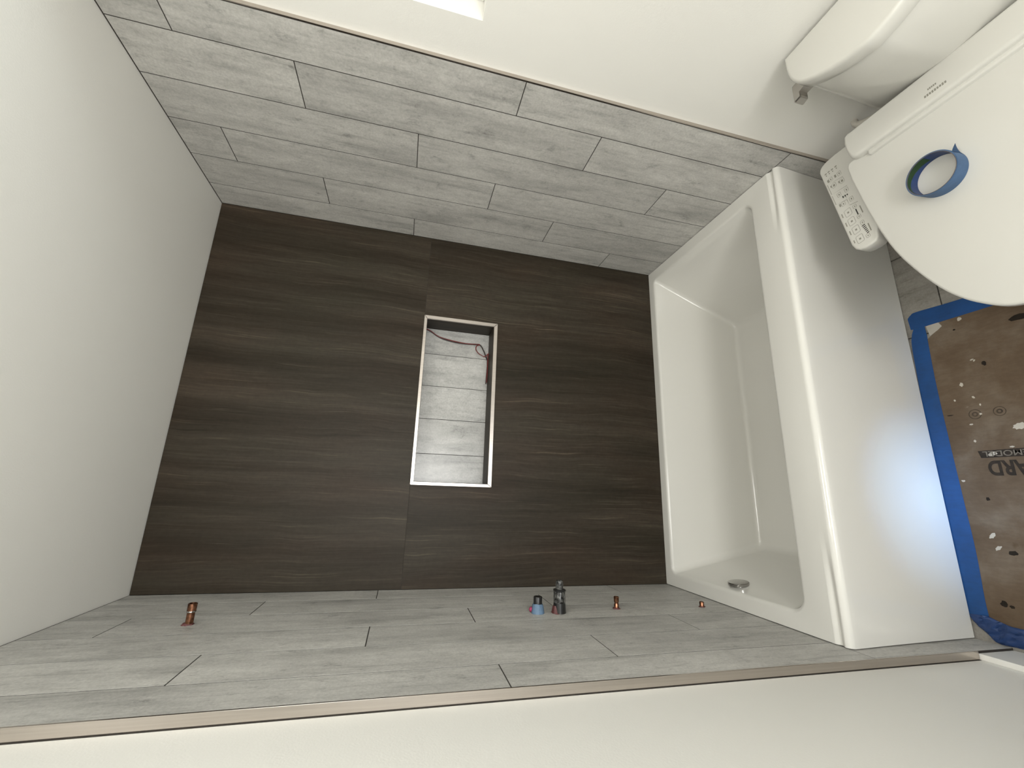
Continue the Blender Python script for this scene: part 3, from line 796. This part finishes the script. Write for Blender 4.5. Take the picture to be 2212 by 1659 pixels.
# 1 shower arm outlet
t = stub('copper_pipe_stub', (0, -.3525, 2.2030), 'tall copper pipe stub with maroon collar, near the ceiling on the tiled wall', 'pipe', 'copper stubs on the left tiled wall')
lx('pipe', t, [(.0003, .0095), (.033, .0095), (.034, .0108), (.0525, .0112), (.0535, .0100), (.0535, .0080), (.048, .0078)], 'copper')
lx('solder_ring', t, [(.031, .0102), (.032, .0112), (.0345, .0112), (.0355, .0104)], 'chrome', label='silvery solder ring')
wing(t, 0, 0, .0120, .0150, .006, 'brownrim', 1, (.0, .003))
# 2 blue-wrapped stub
t = stub('capped_valve_stub', (0, -.3620, 1.2195), 'short black-capped valve stub wrapped in blue tape', 'valve')
lx('cap', t, [(.018, .0135), (.0470, .0140), (.0490, .0130), (.0490, .0090), (.0470, .0060)], 'black', label='black rubber cap')
bm = bmesh.new(); q = random.Random(8); n = 22
loft(bm, [[(x + .004*(q.random()-.5)*(0 if x < .001 else 1), r*(1+.14*(q.random()-.5))*math.cos(2*PI*k/n), r*1.05*(1+.14*(q.random()-.5))*math.sin(2*PI*k/n)) for k in range(n)] for x, r in ((.0003, .0205), (.006, .0195), (.014, .0178), (.024, .0165), (.027, .0150))])
obj('tape_wrap', bm, M['palepipe'], t, True, 50)['label'] = 'pale blue tape wrap'
bm = bmesh.new(); bmesh.ops.create_icosphere(bm, subdivisions=2, radius=.0075)
for v in bm.verts: v.co = Vector((v.co.x*1.1 + .009, v.co.y*.9 + .010, v.co.z*1.05 + .0185))
obj('tape_scrap', bm, M['pink'], t, True)['label'] = 'magenta tape scrap'
# 3 tall clear plaster guard
t = stub('plaster_guard_stub', (0, -.3655, 1.1465), 'tall clear-and-black plastic valve guard sticking out of the tiled wall', 'valve')
lx('guard_body', t, [(.030, .0195), (.066, .0190), (.070, .0165), (.0715, .0130)], 'clear')
lx('guard_neck', t, [(.0690, .0125), (.0900, .0125), (.0960, .0110), (.0975, .0080)], 'clear')
lx('guard_ring', t, [(.0640, .0197), (.0655, .0205), (.0690, .0205), (.0705, .0180)], 'black', label='black shoulder ring')
lx('cartridge', t, [(.0003, .0080), (.094, .0078), (.0955, .006)], 'black', label='black inner cartridge')
lx('guard_foot', t, [(.0003, .0215), (.006, .0210), (.020, .0202), (.0305, .0193)], 'black', label='black guard foot')
wing(t, 0, 0, .018, .016, .022, 'brownrim', 5, (-.002, .012))
# 4 copper stub
t = stub('copper_pipe_stub', (0, -.3455, .9315), 'short copper pipe stub with pinched middle, between the valve guard and the bathtub', 'pipe', 'copper stubs on the left tiled wall')
lx('pipe', t, [(.0003, .0080), (.014, .0080), (.0165, .0068), (.0195, .0068), (.023, .0085), (.0375, .0088), (.0385, .0075), (.0385, .0062), (.034, .0060)], 'copper')
wing(t, 0, 0, .0110, .0125, .005, 'brownrim', 3)
# 5 spout stub
t = stub('copper_pipe_stub', (0, -.3610, .6060), 'smallest cut copper stub just above the bathtub rim', 'pipe', 'copper stubs on the left tiled wall')
lx('pipe', t, [(.0003, .0078), (.0165, .0078), (.0175, .0070), (.0175, .0058), (.010, .0056)], 'copper')
wing(t, 0, 0, .0080, .0120, .003, 'brownrim', 4)

# ================================================================ WIRE in the niche
yb = ND - .004
pw = smooth_path([(1.1060, yb, 1.633), (1.0980, yb-.001, 1.612), (1.0720, yb, 1.5650), (1.0590, yb-.002, 1.510), (1.0550, yb-.004, 1.455), (1.0565, yb-.004, 1.405), (1.0560, yb-.007, 1.375), (1.0330, yb-.009, 1.358), (1.0060, yb-.010, 1.346), (.9960, yb-.010, 1.3425), (.9880, yb-.012, 1.3385), (.9740, yb-.014, 1.3355), (.9300, yb-.012, 1.3355), (.8660, yb-.004, 1.3370)], 8)
cord = empty('lighting_wire', (1.02, yb, 1.34), 'thin red and black wire knotted in the upper corner of the niche', 'wire')
bm = bmesh.new(); tube(bm, pw, .0025, 8); kid(obj('wire_strand', bm, M['wireblk'], None, True), cord)['label'] = 'dark strand'
pw2 = smooth_path([(1.1080, yb-.003, 1.633), (1.1000, yb-.004, 1.612), (1.0740, yb-.003, 1.5630), (1.0570, yb-.005, 1.455), (1.0590, yb-.006, 1.378), (1.0500, yb-.010, 1.390), (1.0310, yb-.012, 1.394), (1.0130, yb-.012, 1.382), (1.0040, yb-.014, 1.368), (.9980, yb-.014, 1.352), (1.0050, yb-.020, 1.341), (1.0100, yb-.026, 1.3345), (1.0000, yb-.022, 1.336), (.9700, yb-.018, 1.3345), (.9300, yb-.016, 1.3345), (.8720, yb-.008, 1.3345)], 8)
bm = bmesh.new(); tube(bm, pw2, .0022, 8); kid(obj('wire_strand', bm, M['red'], None, True), cord)['label'] = 'red strand'
